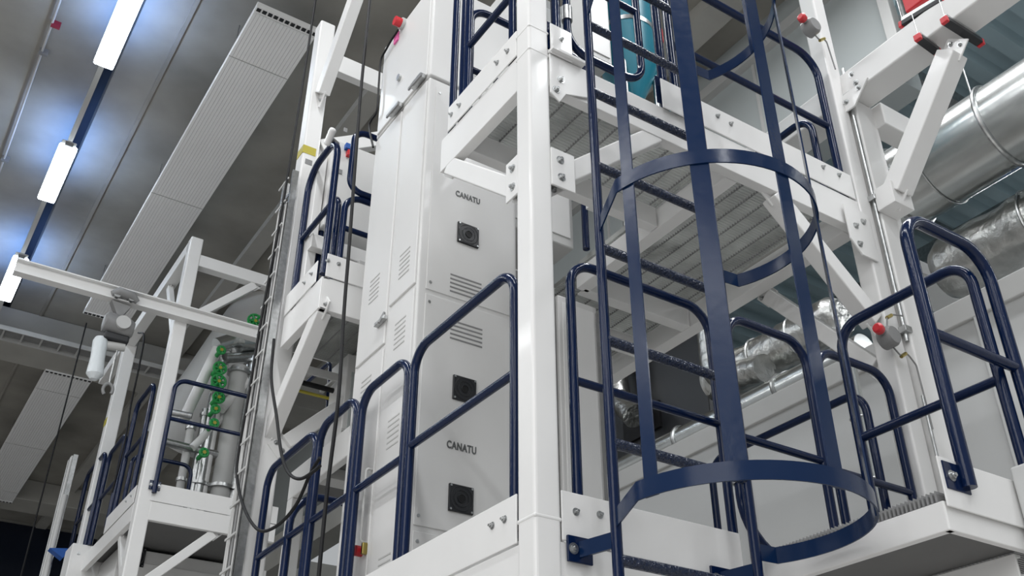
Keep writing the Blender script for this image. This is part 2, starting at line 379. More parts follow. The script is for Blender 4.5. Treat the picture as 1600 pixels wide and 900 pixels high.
# knee braces
def brace(a, b, wd, ht, label, up=(0, 0, 1), plates=True, nrm=None, group='white diagonal knee braces'):
    a, b = Vector(a), Vector(b); t = thing('knee_brace', a, label, 'brace', group); d = (b-a).normalized()
    MB().bar(a, b, wd, ht, up).build('square_tube', 'white', t, .008)
    n_ = Vector(nrm); pl = Vector((0, 0, 1))
    if plates:
        for e, s_ in ((a, -1), (b, 1)):
            c0 = e+d*s_*.035; side = n_.cross(d).normalized()
            g = MB(); h2 = ht*.5+.012
            g.poly([c0-d*.08-side*h2-n_*.006, c0+d*.06-side*h2-n_*.006, c0+d*.06+side*h2-n_*.006, c0-d*.08+side*h2-n_*.006], n_*.012)
            gp = g.build('end_plate', 'white', t, .003)
            for k_ in (-1, 1):
                m = MB(); bolt(m, c0+side*k_*.035+d*s_*.02+n_*.006, n_, .012); sub(m, 'bolt', 'zinc', gp, t)
    return t
brace((2.09, 3.15, 4.50), (2.09, 3.80, 5.08), .09, .10, 'white knee brace left of the corner column under the upper platform', up=(0, -.7, .7), nrm=nX)
brace((2.215, 3.03, 4.535), (2.86, 3.03, 5.10), .09, .10, 'white knee brace right of the corner column behind the ladder', up=(-.7, 0, .7), nrm=nY)
brace((4.42, 3.03, 4.46), (3.74, 3.03, 5.08), .10, .11, 'long white knee brace between upper front beam and right column', up=(.7, 0, .7), nrm=nY)
brace((4.52, 3.13, 4.24), (4.52, 3.82, 5.07), .09, .10, 'white knee brace running back from the right column beside the red button box', up=(0, -.7, .7), nrm=nX)
brace((2.10, 6.30, 4.40), (2.10, 5.56, 5.05), .10, .12, 'white knee brace under the middle platform', up=(0, .7, .7), nrm=nX)
brace((2.20, 6.25, 4.36), (2.78, 6.25, 4.93), .08, .10, 'white diagonal brace behind the lower left guard rails', up=(-.7, 0, .7), nrm=nY)
# column head plates on the right column
t = thing('splice_plate', (4.40, 2.955, 4.92), 'white splice plate with three bolts where the front beam meets the right column', 'plate')
MB().poly([(4.28, 2.965, 5.20), (4.28, 2.965, 4.95), (4.36, 2.965, 4.86), (4.50, 2.965, 4.86), (4.50, 2.965, 5.20)], (0, -.012, 0)).build('gusset', 'white', t, .003)
bolts('bolt', [(4.43, 2.953, 5.12), (4.35, 2.953, 5.06), (4.35, 2.953, 4.93)], nY, t, .014)
for nm, x_, y_, lb in (('a', XF+.02, YF, 'x'),):
    t = thing('splice_plate', (2.19, 2.965, 4.5), 'white gusset plate with two bolts right of the corner column', 'plate')
    MB().box(2.15, 2.285, 2.966, 2.978, 4.45, 4.67).build('gusset', 'white', t, .003); bolts('bolt', [(2.20, 2.966, 4.61), (2.205, 2.966, 4.51)], nY, t, .014)
    t = thing('splice_plate', (2.05, 3.13, 4.5), 'white gusset plate with two bolts left of the corner column', 'plate')
    MB().box(2.04, 2.05, 3.09, 3.19, 4.43, 4.66).build('gusset', 'white', t, .003); bolts('bolt', [(2.04, 3.13, 4.60), (2.04, 3.13, 4.49)], nX, t, .014)
t = thing('splice_plate', (2.26, 2.965, 5.0), 'white notched gusset under the upper beam beside the corner column', 'plate')
MB().poly([(2.155, 2.975, 5.28), (2.155, 2.975, 5.02), (2.21, 2.975, 4.98), (2.25, 2.975, 5.05), (2.40, 2.975, 5.10), (2.40, 2.975, 5.28)], (0, -.01, 0)).build('gusset', 'white', t, .003)
bolts('bolt', [(2.22, 2.965, 5.13), (2.19, 2.965, 5.05)], nY, t, .014)
tag(MB().box(2.152, 2.36, 2.93, 2.975, 5.285, 5.305).build('angle_cleat', 'white', None, .003), 'white angle cleat at the top of the corner column', 'bracket')

# ------------------------------------------------------------------ walkway that reaches forward on the right
WX, WY = 3.24, 2.095
channel((WX, WY, 2.775), (WX, 3.0, 2.775), .11, 'serrated front beam of the right walkway behind the cage bottom hoop', out=nX, fl=.04)
channel((WX+.004, WY-.002, 2.775), (4.3, WY-.002, 2.775), .11, 'near end beam of the right walkway', out=nY, fl=.03)
channel((3.70, WY+.05, 2.60), (3.70, 3.0, 2.60), .18, 'inner ribbed beam under the right walkway', out=nX, fl=.04)
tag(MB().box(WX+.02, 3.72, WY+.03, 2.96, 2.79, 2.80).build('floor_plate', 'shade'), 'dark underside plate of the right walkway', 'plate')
t = toe((WX+.002, WY-.01, 0), (3.74, WY-.01, 0), 2.86, 3.055, 'white toe plate with a rail bracket at the lower right', nY)
t = thing('floor_grating', (3.5, 2.5, 2.86), 'serrated edge of the right walkway grating', 'grating', 'grey steel gratings of the platforms')
g = MB(); y = WY+.02
while y < 2.95:
    g.poly([(WX, y, 2.885), (WX, y+.009, 2.885), (WX, y+.009, 2.917), (WX, y+.0045, 2.929), (WX, y, 2.917)], (1.1, 0, 0)); y += .019
g.build('bearing_bars', 'grey', t)
tag(MB().box(3.69, 3.85, 1.97, 2.068, 0, 3.10).build('steel_post', 'wall', None, .01), 'light grey post at the lower right picture edge', 'post')

# ------------------------------------------------------------------ guard rails
def rail(p0, p1, z0a, z0b, ztop, label, zmid=None, r=.024, rf=.13, foot=None, group='dark blue tubular guard rails', extra=None, m='blue', midx=(0, 0), nm='guard_rail', closed=False, footn=None):
    p0, p1 = Vector((*p0, 0)), Vector((*p1, 0))
    t = thing(nm, (*((p0+p1)/2)[:2], min(z0a, z0b)), label, 'guard rail', group)
    a = Vector((p0.x, p0.y, z0a)); b = Vector((p0.x, p0.y, ztop)); c = Vector((p1.x, p1.y, ztop)); d = Vector((p1.x, p1.y, z0b))
    if closed:
        mid = (a+d)/2; pts = fillet([mid, a, b, c, d, mid], rf)
    else: pts = fillet([a, b, c, d], rf)
    MB().tube(pts, r, 16).build('frame', m, t)
    for zm in ([] if zmid is None else zmid if isinstance(zmid, (list, tuple)) else [zmid]):
        q0 = Vector((p0.x, p0.y, zm)); q1 = Vector((p1.x, p1.y, zm)); dd = (q1-q0).normalized()
        MB().tube([q0+dd*midx[0], q1+dd*midx[1]], r*.85, 14).build('mid_rail', m, t)
    if foot:
        for pz, pp in ((z0a, p0), (z0b, p1)):
            n_ = Vector(footn); s_ = n_.cross(Vector((0, 0, 1)))
            q = Vector((pp.x, pp.y, pz+.09))+n_*(-.03); g = MB().poly([q-s_*.06-Vector((0, 0, .05)), q+s_*.06-Vector((0, 0, .05)), q+s_*.06+Vector((0, 0, .05)), q-s_*.06+Vector((0, 0, .05))], n_*.012)
            gp = g.build('mounting_plate', m, t, .003)
            for k_ in (-1, 1): mm = MB(); bolt(mm, q+s_*.042*k_+n_*.012, n_, .011); sub(mm, 'bolt', 'zinc', gp, t)
    return t
RX = XF+.035
# lower level, left side
rail((RX, 3.155), (RX, 4.09), 2.82, 2.82, 4.06, 'tall blue guard rail loop in front of the fans, nearest to the corner column', 3.535)
rail((RX, 4.15), (RX, 4.70), 2.62, 2.62, 4.06, 'blue guard rail loop standing left of the rail in front of the fans', 3.50)
rail((RX, 4.76), (RX, 5.28), 2.62, 2.62, 4.08, 'third blue guard rail loop from the corner column, behind the hanging black cable', 3.50)
rail((RX, 5.32), (RX, 6.12), 2.62, 2.62, 4.08, 'blue guard rail loop crossed by the drooping cable at lower left', 3.50)
rail((2.07, 5.62), (2.80, 5.62), 2.62, 2.62, 3.78, 'low dark blue guard rail loop turned across the walkway behind the others', None, rf=.2)
# lower level, right side
rail((2.272, 3.02), (3.10, 3.02), 2.82, 2.82, 4.10, 'blue guard rail loop right behind the ladder, next to the corner column', 3.50, r=.022)
rail((3.22, 3.02), (3.77, 3.02), 2.82, 2.82, 4.12, 'blue guard rail loop seen between the two front cage bars', 3.47, r=.023)
rail((3.86, 3.02), (4.42, 3.02), 2.82, 2.82, 4.12, 'blue guard rail loop with rounded right corner before the right column', 3.44, r=.023)
rail((4.34, 4.35), (4.34, 3.13), 2.82, 2.82, 4.05, 'black looking guard rail along the rear side of the lower platform', [2.98], r=.023)
rail((3.91, 2.89), (3.91, 2.12), 2.82, 2.82, 4.19, 'blue guard rail crossing in front of the right column', 3.575, r=.026)
t = rail((3.375, 2.06), (3.955, 2.06), 2.95, 2.87, 4.215, 'tallest blue guard rail loop at the right picture side, bolted to the toe plate', 3.615, r=.029, rf=.16)
pl = MB().box(3.26, 3.40, 2.072, 2.084, 2.93, 3.04).build('mounting_plate', 'blue', t, .003)
m = MB(); bolt(m, (3.30, 2.072, 2.985), nY, .014); sub(m, 'bolt', 'zinc', pl, t)
# curved kick tube beside the ladder foot
t = thing('curved_hand_rail', (3.1, 3.0, 2.8), 'blue tube curving down behind the bottom hoop with a chrome collar', 'hand rail')
MB().tube(fillet([(3.08, 2.93, 3.6), (3.08, 2.93, 2.92), (3.5, 2.93, 2.84), (4.2, 2.93, 2.84)], .25), .022, 14).build('tube', 'blue', t)
MB().cyl((3.08, 2.93, 3.18), (3.08, 2.93, 3.27), .03).build('collar', 'zinc', t)
# upper level, left side (nearest bay)
rail((RX, 3.17), (RX, 3.64), 5.30, 5.30, 6.45, 'upper blue guard rail directly above the left toe plate', 5.85)
rail((RX, 3.69), (RX+.0, 3.80), 5.30, 5.30, 6.45, 'narrow pair of upright blue tubes at the end of the upper left platform', None, r=.022, rf=.03)
t = rail((2.20, 3.85), (3.1, 3.85), 5.36, 5.36, 6.45, 'upper blue guard rail crossing in front of the beige panel', 5.92)
# upper level behind ladder
def bent(name, pts, r, label, rf=.12, m='blue', cat='guard rail', group='dark blue tubular guard rails', n=14):
    v = fillet(pts, rf) if rf else pts
    o = MB().tube(v, r, n).build(name, m); tag(o, label, cat, group); return o
t = thing('ladder_gate', (2.55, 3.0, 5.4), 'blue swing gate behind the ladder top with rounded lower corner', 'gate')
MB().tube(fillet([(2.30, 3.0, 6.6), (2.30, 3.0, 5.42), (2.80, 3.0, 5.42), (2.80, 3.0, 6.6)], .14), .022, 14).build('gate_frame', 'blue', t)
MB().cyl((2.30, 3.0, 5.62), (2.30, 3.0, 5.72), .03).build('hinge', 'zinc', t)
MB().tube([(2.30, 3.0, 5.98), (2.80, 3.0, 5.98)], .02, 12).build('cross_bar', 'blue', t)
tag(MB().cyl((2.225, 3.0, 5.32), (2.225, 3.0, 6.7), .026).build('gate_post', 'blue'), 'thick blue gate post on the small plate at the corner column', 'post', 'upright gate posts')
tag(MB().cyl((2.95, 3.0, 5.32), (2.95, 3.0, 6.7), .026).build('gate_post', 'blue'), 'blue gate post at the left of the bolted plate behind the cage', 'post', 'upright gate posts')
rail((3.06, 3.02), (4.40, 3.02), 5.32, 5.32, 6.50, 'upper right blue guard rail ending in a rounded corner before the tall column', 5.90, r=.026, rf=.18)
rail((4.36, 4.4), (4.36, 3.12), 5.32, 5.32, 6.05, 'rear upper blue guard rail loop seen against the glossy wall', None, r=.024, rf=.14)
bent('guard_rail', [(3.38, 4.3, 5.3), (3.38, 4.3, 6.6), (4.3, 4.3, 6.6)], .024, 'far upper blue rail behind the teal tank')
# middle tower upper level
bent('guard_rail', [P(436, 662, X=2.6), P(448, 625, X=2.6), P(516, 566, X=2.6), P(508, 700, X=2.6)], .016, 'thin dark rail beside the diagonal brace of the middle tower', rf=.05)
rail((RX, 5.55), (RX, 6.10), 5.32, 5.32, 6.56, 'blue guard rail loop on the middle platform edge, left of the cabinet', 5.92, r=.026, rf=.2)
rail((2.16, 5.52), (2.85, 5.52), 5.36, 5.36, 6.02, 'low blue guard rail loop facing the camera on the middle platform', 5.73, r=.024)
rail((2.17, 5.50), (2.8, 5.50), 6.06, 6.06, 6.62, 'closed blue guard rail loop above the middle platform, half behind the cabinet', None, r=.024, closed=True, rf=.1)
rail((2.2, 6.05), (2.2, 5.75), 5.32, 5.32, 6.2, 'inner blue guard rail loop on the middle platform', None, r=.022)
# far tower
rail((2.36, 10.56), (3.6, 10.56), 5.38, 5.38, 6.72, 'blue guard rail with flat feet on the far left platform front', [6.24], r=.026, foot=True, footn=nY)
rail((2.30, 11.7), (3.0, 11.7), 5.55, 5.55, 6.2, 'dark closed rail loop inside the far left platform', None, r=.024, closed=True, rf=.12)
rail((2.25, 11.85), (2.25, 11.1), 5.42, 5.42, 6.88, 'steep blue guard rail loop beside the far left column', 6.2, r=.028)
rail((2.25, 12.9), (2.25, 12.1), 5.42, 5.42, 6.6, 'second steep blue rail loop beyond the far left column', 6.0, r=.028)
rail((2.25, 14.2), (2.25, 13.2), 5.42, 5.42, 6.75, 'farthest blue guard rail loop near the lower left corner', 6.05, r=.028)

# ------------------------------------------------------------------ caged ladder
LY, LX0, LX1 = YF-.15, 2.293, 3.008
t = thing('caged_ladder', ((LX0+LX1)/2, LY, 0), 'dark blue fixed ladder with round safety cage in front of the platforms', 'ladder')
for x in (LX0, LX1): MB().tube([(x, LY, .02), (x, LY, 9.0)], .0215, 18).build('stringer', 'blue', t)
z = 2.693-.457*5
while z < 8.9:
    MB().tube([(LX0, LY, z), (LX1, LY, z)], .0225, 16).build('rung', 'rung', t); z += .457
HC, HR = Vector((2.675, 2.585, 0)), .50
HZ = [2.845, 4.175, 5.51, 6.85]
def hoop_pts(z):
    pts = [Vector((LX0, LY+.0, z))]
    for i in range(45):
        a = math.radians(184+(387-184)*i/44); pts.append(Vector((HC.x+HR*math.cos(a), HC.y+HR*math.sin(a), z)))
    pts.append(Vector((LX1, LY, z))); return pts
for z in HZ:
    pp = hoop_pts(z); td = []
    for p in pp: td.append((Vector((p.x, p.y, 0))-Vector((HC.x, HC.y, 0))).normalized())
    MB().ribbon(pp, td, (0, 0, .068), .007).build('hoop', 'blueflat', t)
for ang, zb in ((191, 0), (227, 0), (269, 0), (314, 0), (351, 2)):
    a = math.radians(ang); d = Vector((math.cos(a), math.sin(a), 0)); tg = Vector((-math.sin(a), math.cos(a), 0)); c0 = HC+d*(HR-.008)
    wv = .074 if ang == 227 else .058 if ang == 191 else .066
    m = MB().ribbon([c0+Vector((0, 0, HZ[zb]-.033)), c0+Vector((0, 0, 9.0))], [d, d], tg*wv, .007)
    m.build('cage_bar', 'blueflat', t)
for x, s_ in ((LX0, -1), (LX1, -1)):
    zb = 2.755; xb = x-.065
    br = MB().box(xb-.055, xb+.06, YF-.012, YF, zb-.05, zb+.05).build('wall_bracket', 'blue', t, .003)
    m = MB(); m.bar((xb, YF-.01, zb), (x-.01, LY, zb+.01), .012, .06); sub(m, 'arm', 'blueflat', br, t)
    m = MB(); bolt(m, (xb-.03, YF-.012, zb), nY, .014); sub(m, 'bolt', 'zinc', br, t)

# ------------------------------------------------------------------ process cabinet with fans
CX0, CX1, CY0, CY1 = 2.165, 2.83, 4.30, 5.08
cab = thing('process_cabinet', ((CX0+CX1)/2, (CY0+CY1)/2, .0), 'tall white process cabinet with square fans and grey lettering', 'cabinet')
ZS = 6.21
MB().box(CX0, CX1, CY0, CY1, .02, ZS-.01).build('body', 'cab', cab, .012)
MB().box(CX0, CX1, CY0, CY1, ZS+.01, 7.12).build('top_section', 'cab', cab, .012)
# front panels (face y = CY0) with seams
for z0, z1 in ((.3, 1.9), (1.93, 3.2-.0), (4.60-1.37, 4.57), (4.60, 6.14)):
    MB().box(CX0+.05, CX1-.02, CY0-.006, CY0+.01, z0, z1).build('front_panel', 'cab', cab, .003)
    q = MB()
    for x in (CX0+.075, CX1-.045):
        for zz in (z0+.05, z1-.05): q.tube([(x, CY0-.010, zz), (x, CY0-.005, zz)], .009, 8)
    q.build('panel_screws', 'zinc', cab)
# louvre slots cut dark
def louvres(x0, x1, z0, n, dz, face='f'):
    m = MB()
    for i in range(n):
        zz = z0-i*dz
        if face == 'f': m.box(x0, x1, CY0-.0085, CY0-.004, zz, zz+.009)
        else: m.box(CX0-.0085, CX0-.004, x0, x1, zz, zz+.009)
    m.build('louvre', 'grey', cab)
p = P(703, 430, Y=CY0); louvres(p.x, p.x+.21, p.z, 5, .028)
p = P(703, 502, Y=CY0); louvres(p.x, p.x+.21, p.z, 5, .028)
def fan(xc, zc, yf, root, s_=.073, part=True):
    m = MB(); m.box(xc-s_, xc+s_, yf-.018, yf-.004, zc-s_, zc+s_); f = m.build('fan', 'dark', root, .004)
    m = MB()
    for r_ in (s_*.9, s_*.6, s_*.3):
        m.tube([(xc+r_*math.cos(2*math.pi*k/24), yf-.022, zc+r_*math.sin(2*math.pi*k/24)) for k in range(24)], .0014, 6, closed=True)
    sub(m, 'finger_guard', 'dark' if s_ < .08 else 'grey', f, root)
    m = MB().cyl((xc, yf-.021, zc), (xc, yf-.012, zc), s_*.3); sub(m, 'hub', 'black', f, root)
    m = MB()
    for sx in (-1, 1):
        for sz in (-1, 1): m.cyl((xc+sx*s_*.86, yf-.021, zc+sz*s_*.86), (xc+sx*s_*.86, yf-.016, zc+sz*s_*.86), .006, 8)
    sub(m, 'screws', 'zinc', f, root)
for px, py in ((730, 368.5), (724, 610), (718.5, 781)):
    p = P(px, py, Y=CY0); fan(p.x, p.z, CY0, cab)
def logo(root, x0, z0, w_, y):
    cu = bpy.data.curves.new('lettering', 'FONT'); cu.body = 'CANATU'; cu.size = 1; cu.extrude = .01; cu.offset = .03; cu.space_character = 1.1
    o = bpy.data.objects.new('tmp_text', cu); C.objects.link(o); dg = bpy.context.evaluated_depsgraph_get(); dg.update()
    me = bpy.data.meshes.new_from_object(o.evaluated_get(dg)); bpy.data.objects.remove(o, do_unlink=True)
    xs = [v.co.x for v in me.vertices]; sc = w_/(max(xs)-min(xs)); mn = min(xs)
    for v in me.vertices: v.co = Vector((x0+(v.co.x-mn)*sc, y-v.co.z*.1, z0+v.co.y*sc*1.4))-root.location
    me.materials.clear(); me.materials.append(M['logo']); q = bpy.data.objects.new('lettering', me); C.objects.link(q); q.parent = root
for px, py, px2 in ((712, 303, 750), (698, 696, 744)):
    p = P(px, py, Y=CY0-.007); p2 = P(px2, py+8, Y=CY0-.007); logo(cab, p.x, p.z-.01, p2.x-p.x, CY0-.008)
# side door (face x = CX0) : near door and narrow far door
for y0, y1, z0, z1 in ((CY0+.02, CY0+.34, 4.63, ZS-.03), (CY0+.02, CY0+.34, 2.95, 4.60), (CY0+.37, CY1-.03, 4.40, ZS-.03), (CY0+.37, CY1-.03, 2.95, 4.37), (CY0+.03, CY1-.03, ZS+.03, 7.08), (CY0+.02, CY1-.03, .3, 2.92)):
    d_ = MB().box(CX0-.012, CX0+.01, y0, y1, z0, z1).build('door', 'cab', cab, .006)
for y0, z0 in ((CY0+.10, 4.92), (CY0+.10, 4.45), (CY0+.10, 3.85), (CY0+.10, 3.1), (CY0+.50, 4.95), (CY0+.50, 4.25)):
    m = MB()
    for i in range(6): m.box(CX0-.0145, CX0-.011, y0, y0+.13, z0-i*.032, z0-i*.032+.008)
    m.build('louvre', 'lgrey', cab)
p = P(597, 502, X=CX0-.02)
h = MB().box(CX0-.04, CX0-.012, p.y-.06, p.y+.07, p.z-.012, p.z+.012).build('latch', 'zinc', cab, .003)
m = MB().cyl((CX0-.05, p.y-.02, p.z-.03), (CX0-.02, p.y-.02, p.z+.05), .008); sub(m, 'lever', 'grey', h, cab)
for px, py in ((655, 128), (620, 172)):
    p = P(px, py, X=CX0-.02); h = MB().box(CX0-.05, CX0-.012, p.y-.07, p.y+.07, p.z-.02, p.z+.02).build('latch', 'zinc', cab, .004)
    m = MB().bar((CX0-.055, p.y-.1, p.z-.03), (CX0-.045, p.y+.1, p.z+.0), .012, .02); sub(m, 'lever', 'grey', h, cab)
p = P(625, 122, X=CX0-.012); MB().cyl((CX0-.03, p.y, p.z), (CX0-.01, p.y, p.z), .025).build('lock', 'zinc', cab)
p = P(578, 790, X=CX0-.012); MB().tube(fillet([(CX0-.012, p.y, p.z-.20), (CX0-.05, p.y, p.z-.20), (CX0-.05, p.y, p.z+.2), (CX0-.012, p.y, p.z+.2)], .02), .007, 8).build('door_handle', 'lgrey', cab)
p = P(565, 862, X=CX0-.012); m = MB().cyl((CX0-.05, p.y, p.z), (CX0-.012, p.y, p.z), .028).build('red_knob', 'red', cab)
p = P(573, 858, X=CX0-.012); m = MB().box(CX0-.04, CX0-.012, p.y-.01, p.y+.012, p.z-.03, p.z+.03).build('valve_block', 'brass', cab, .004)
# type plate print at the top section
for i in range(6):
    MB().box(CX0+.28, CX0+.44, CY0-.003, CY0+.001, 6.29+i*.022, 6.297+i*.022).build('printed_line', 'lgrey', cab)
# red signal button with pink cap and black cable on the far edge of the cabinet
t = thing('signal_button', (2.12, 4.72, 6.95), 'red round button with pink tape at the top left of the cabinet', 'button')
p = P(628, 37, X=2.14); MB().cyl((2.15, p.y, p.z), (2.08, p.y, p.z), .035).build('cap', 'red', t)
MB().cyl((2.165, p.y, p.z), (2.13, p.y, p.z), .045).build('collar', 'lgrey', t)
p = P(620, 60, X=2.15); MB().box(2.14, 2.165, p.y-.03, p.y+.03, p.z-.04, p.z+.05).build('tape', 'pink', t)
pts = [P(*q, X=2.13) for q in ((622, 47), (612, 62), (603, 78), (595, 95), (592, 130), (589, 172), (580, 188), (577, 200), (583, 230))]
tag(MB().tube(smooth(pts), .008, 8).build('control_cable', 'black'), 'short black cable clipped down the upper left edge of the cabinet', 'cable')

# neighbouring cabinets right of the fans
t = thing('slotted_trunking', (2.92, 4.5, 2.8), 'narrow pale vertical trunking with black slots right of the fan cabinet', 'trunking')
MB().box(3.02, 3.20, 4.42, 4.6, 2.4, 5.0).build('body', 'lgrey', t, .004)
for i in range(9):
    MB().box(3.135, 3.165, 4.414, 4.425, 2.85+i*.25, 2.98+i*.25).build('slot', 'dark', t)
for i in range(5):
    MB().box(3.03+i*.03, 3.04+i*.03, 4.405, 4.42, 2.4, 5.0).build('rib', 'grey' if i % 2 else 'lgrey', t)
t = thing('electrical_cabinet', (3.36, 4.6, 0), 'plain white cabinet panel seen behind the ladder stringer', 'cabinet')
MB().box(3.21, 3.52, 4.40, 4.95, .02, 4.95).build('body', 'cab', t, .012)
MB().box(3.24, 3.49, 4.393, 4.402, 2.4, 4.9).build('door', 'white', t, .003)
MB().box(3.505, 3.525, 4.39, 4.41, 2.8, 4.9).build('hinge_strip', 'grey', t)
t = thing('electrical_cabinet', (2.86, 4.5, 0), 'slim white filler cabinet between the fans and the corner column', 'cabinet')
MB().box(2.845, 3.01, 4.36, 5.0, .02, 5.0).build('body', 'cab', t, .008)
for i in range(5): MB().box(2.855, 2.885, 4.352, 4.361, 4.3+i*.15, 4.38+i*.15).build('terminal', 'grey', t)
# upper platform equipment behind rails
t = thing('electrical_cabinet', (2.8, 4.6, 5.3), 'beige cabinet standing on the upper platform behind the blue rails', 'cabinet')
MB().box(2.84, 3.34, 4.38, 4.9, 5.33, 7.6).build('body', 'lgrey', t, .01)
MB().box(2.87, 3.31, 4.372, 4.382, 5.4, 7.5).build('door', 'cab', t, .004)
MB().box(2.95, 3.2, 4.366, 4.373, 6.1, 6.14).build('nameplate', 'zinc', t)
t = thing('teal_tank', (3.65, 4.0, 5.33), 'tall teal painted vessel standing on the upper platform behind the gate', 'tank')
MB().tube([(3.62, 4.0, 6.35), (3.62, 4.0, 6.75), (3.62, 4.0, 8.6)], [.02, .2, .2], 28).build('shell', 'teal', t)
for dx, dy in ((-.14, -.1), (.14, -.1), (0, .17)): MB().cyl((3.62+dx, 4.0+dy, 5.33), (3.62+dx, 4.0+dy, 6.9), .018).build('leg', 'zinc', t)
MB().tube([(3.62, 4.0, 7.1), (3.62, 4.0, 7.14)], .206, 28).build('band', 'zinc', t)
t = thing('control_cabinet', (3.3, 3.9, 5.33), 'pale grey control box on the upper platform left of the teal vessel', 'cabinet')
MB().box(3.10, 3.33, 3.85, 4.1, 6.55, 7.8).build('body', 'lgrey', t, .01)
MB().box(3.12, 3.31, 3.842, 3.852, 6.6, 7.7).build('door', 'cab', t, .004)
MB().box(3.14, 3.20, 3.9, 3.98, 5.33, 6.56).build('stand', 'white', t)
tag(MB().tube([(3.84, 3.9, 5.33), (3.84, 3.9, 8.2)], .03, 14).build('riser_pipe', 'teal'), 'slim teal riser pipe with a red collar by the gate', 'pipe')
tag(MB().cyl((3.84, 3.9, 7.1), (3.84, 3.9, 7.22), .036).build('pipe_collar', 'red'), 'red collar around the teal riser pipe', 'collar')

# ------------------------------------------------------------------ right column fittings
t = thing('steel_conduit', (4.59, 2.95, 3.0), 'chrome conduit clipped up the edge of the right column', 'pipe')
MB().tube([(4.585, 2.95, 4.35), (4.585, 2.95, 6.45)], .013, 12).build('pipe_run', 'zinc', t)
MB().tube([(4.575, 2.93, .2), (4.575, 2.93, 4.0)], .009, 10).build('thin_run', 'zinc', t)
for z in (4.42, 5.35, 6.2): MB().box(4.555, 4.615, 2.92, 2.97, z-.02, z+.02).build('clip', 'zinc', t, .003)
def estop(p, label):
    t = thing('junction_box', p, label, 'junction box', 'grey round button boxes with red push buttons')
    p = Vector(p); MB().tube([p+Vector((0, .03, 0)), p+Vector((0, -.03, 0)), p+Vector((0, -.05, 0))], [.062, .062, .05], 20).build('housing', 'grey', t)
    b = MB().tube([p+Vector((-.085, -.02, .015)), p+Vector((-.115, -.03, .015)), p+Vector((-.125, -.03, .015))], [.03, .03, .02], 16).build('push_button', 'red', t)
    MB().tube([p+Vector((-.04, -.02, .01)), p+Vector((-.09, -.02, .015))], .02, 12).build('button_stem', 'grey', t)
    return t
p = P(1387, 528, Y=2.93); estop(p, 'grey round button box with red push button on the right column beside the lower rails')
pc = p
p2 = P(1266, 44, Y=2.93); estop(p2, 'grey round button box with red push button at the top of the right column')
for q, lb, pts in ((pc, 'thin wire with brass gland rising from the lower button box', ((0, 0, .06), (.02, 0, .13), (.08, 0, .17), (.17, 0, .19))),
                   (pc, 'thin wire with brass gland dropping from the lower button box down the column', ((.02, 0, -.06), (.07, 0, -.1), (.13, 0, -.06), (.19, 0, -.12), (.20, 0, -.5))),
                   (p2, 'thin wire looping from the upper button box onto the column', ((.02, 0, -.06), (.06, 0, -.09), (.13, 0, -.03), (.16, 0, -.3)))):
    t = thing('gland_wire', q, lb, 'wire')
    v = [q+Vector(a)+Vector((0, -.01, 0)) for a in pts]; MB().tube(fillet(v, .03, 4), .005, 8).build('wire', 'grey', t); MB().tube([v[1], v[1]+(v[2]-v[1])*.8], .011, 8).build('gland', 'brass', t)
# cantilever beam (runs along Y at x = 4.58)
t = thing('cantilever_beam', (4.66, 2.5, 5.98), 'large white cantilever beam reaching to the upper right corner', 'beam')
MB().box(4.56, 4.78, .2, 5.2, 6.185, 6.39).build('box_section', 'white', t, .012)
bolts('bolt', [(4.56, 2.88, 6.33), (4.56, 2.86, 6.24)], nX, t, .014)
t = thing('column_head_plate', (4.68, 3.0, 5.6), 'white head plate with bolts joining cantilever beam and column', 'plate')
MB().poly([(4.555, 3.12, 6.20), (4.555, 2.76, 6.20), (4.555, 2.90, 6.06), (4.555, 3.12, 6.06)], (-.014, 0, 0)).build('gusset', 'white', t, .003)
bolts('bolt', [(4.54, 2.95, 6.13), (4.54, 2.84, 6.17)], nX, t, .013)
brace(P(1402, 300, X=4.66), P(1488, 84, X=4.66), .14, .13, 'thick white diagonal strut under the cantilever beam', up=(0, .7, .7), nrm=nX)
tag(MB().box(4.57, 4.75, 2.80, 2.93, 5.24, 5.40).build('seat_plate', 'white', None, .004), 'white seat block under the foot of the diagonal strut', 'bracket')
tag(MB().box(4.78, 5.12, 2.86, 3.0, 6.0, 6.185).build('tie_beam', 'white', None, .01), 'short white beam leaving the right column head towards the right', 'beam')

# strip lights with red end caps hanging from the beam
def strip(a, b, label, r=.025):
    a, b = Vector(a), Vector(b); t = thing('cable_carrier', (a+b)/2, label, 'carrier', 'dark carriers with red ends on the cantilever beam'); d = (b-a).normalized()
    MB().bar(a, b, .05, .035).build('body', 'dark', t, .004); MB().bar(a+Vector((0, 0, .035)), b+Vector((0, 0, .035)), .03, .03).build('top_profile', 'zinc', t)
    for e, s_ in ((a, -1), (b, 1)): MB().bar(e, e+d*s_*.025, .045, .045).build('end_cap', 'red', t, .004)
    MB().cyl(a+Vector((0, 0, .03)), a+Vector((0, 0, .22)), .003, 8).build('hanger_wire', 'zinc', t)
    return t
a = P(1430, 60, X=4.50); b_ = P(1462, 82, X=4.50)
strip(P(1436, 60, Z=6.13), P(1463, 80, Z=6.13), 'dark carrier with a red end on the middle of the cantilever beam')
strip(P(1478, 33, Z=6.13), P(1530, 66, Z=6.13), 'longer dark carrier with red ends at both sides, right of the other')
q = P(1412, 38, X=4.58); q2 = P(1475, 0, X=4.58)
strip(q, q2, 'dark slotted carrier lying along the top flange of the cantilever beam')
q = P(1433, 6, X=4.62); tag(MB().box(4.60, 4.72, q.y-.12, q.y+.08, q.z-.02, q.z+.22).build('warning_box', 'red', None, .01), 'red box on top of the cantilever beam at the upper picture edge', 'box')

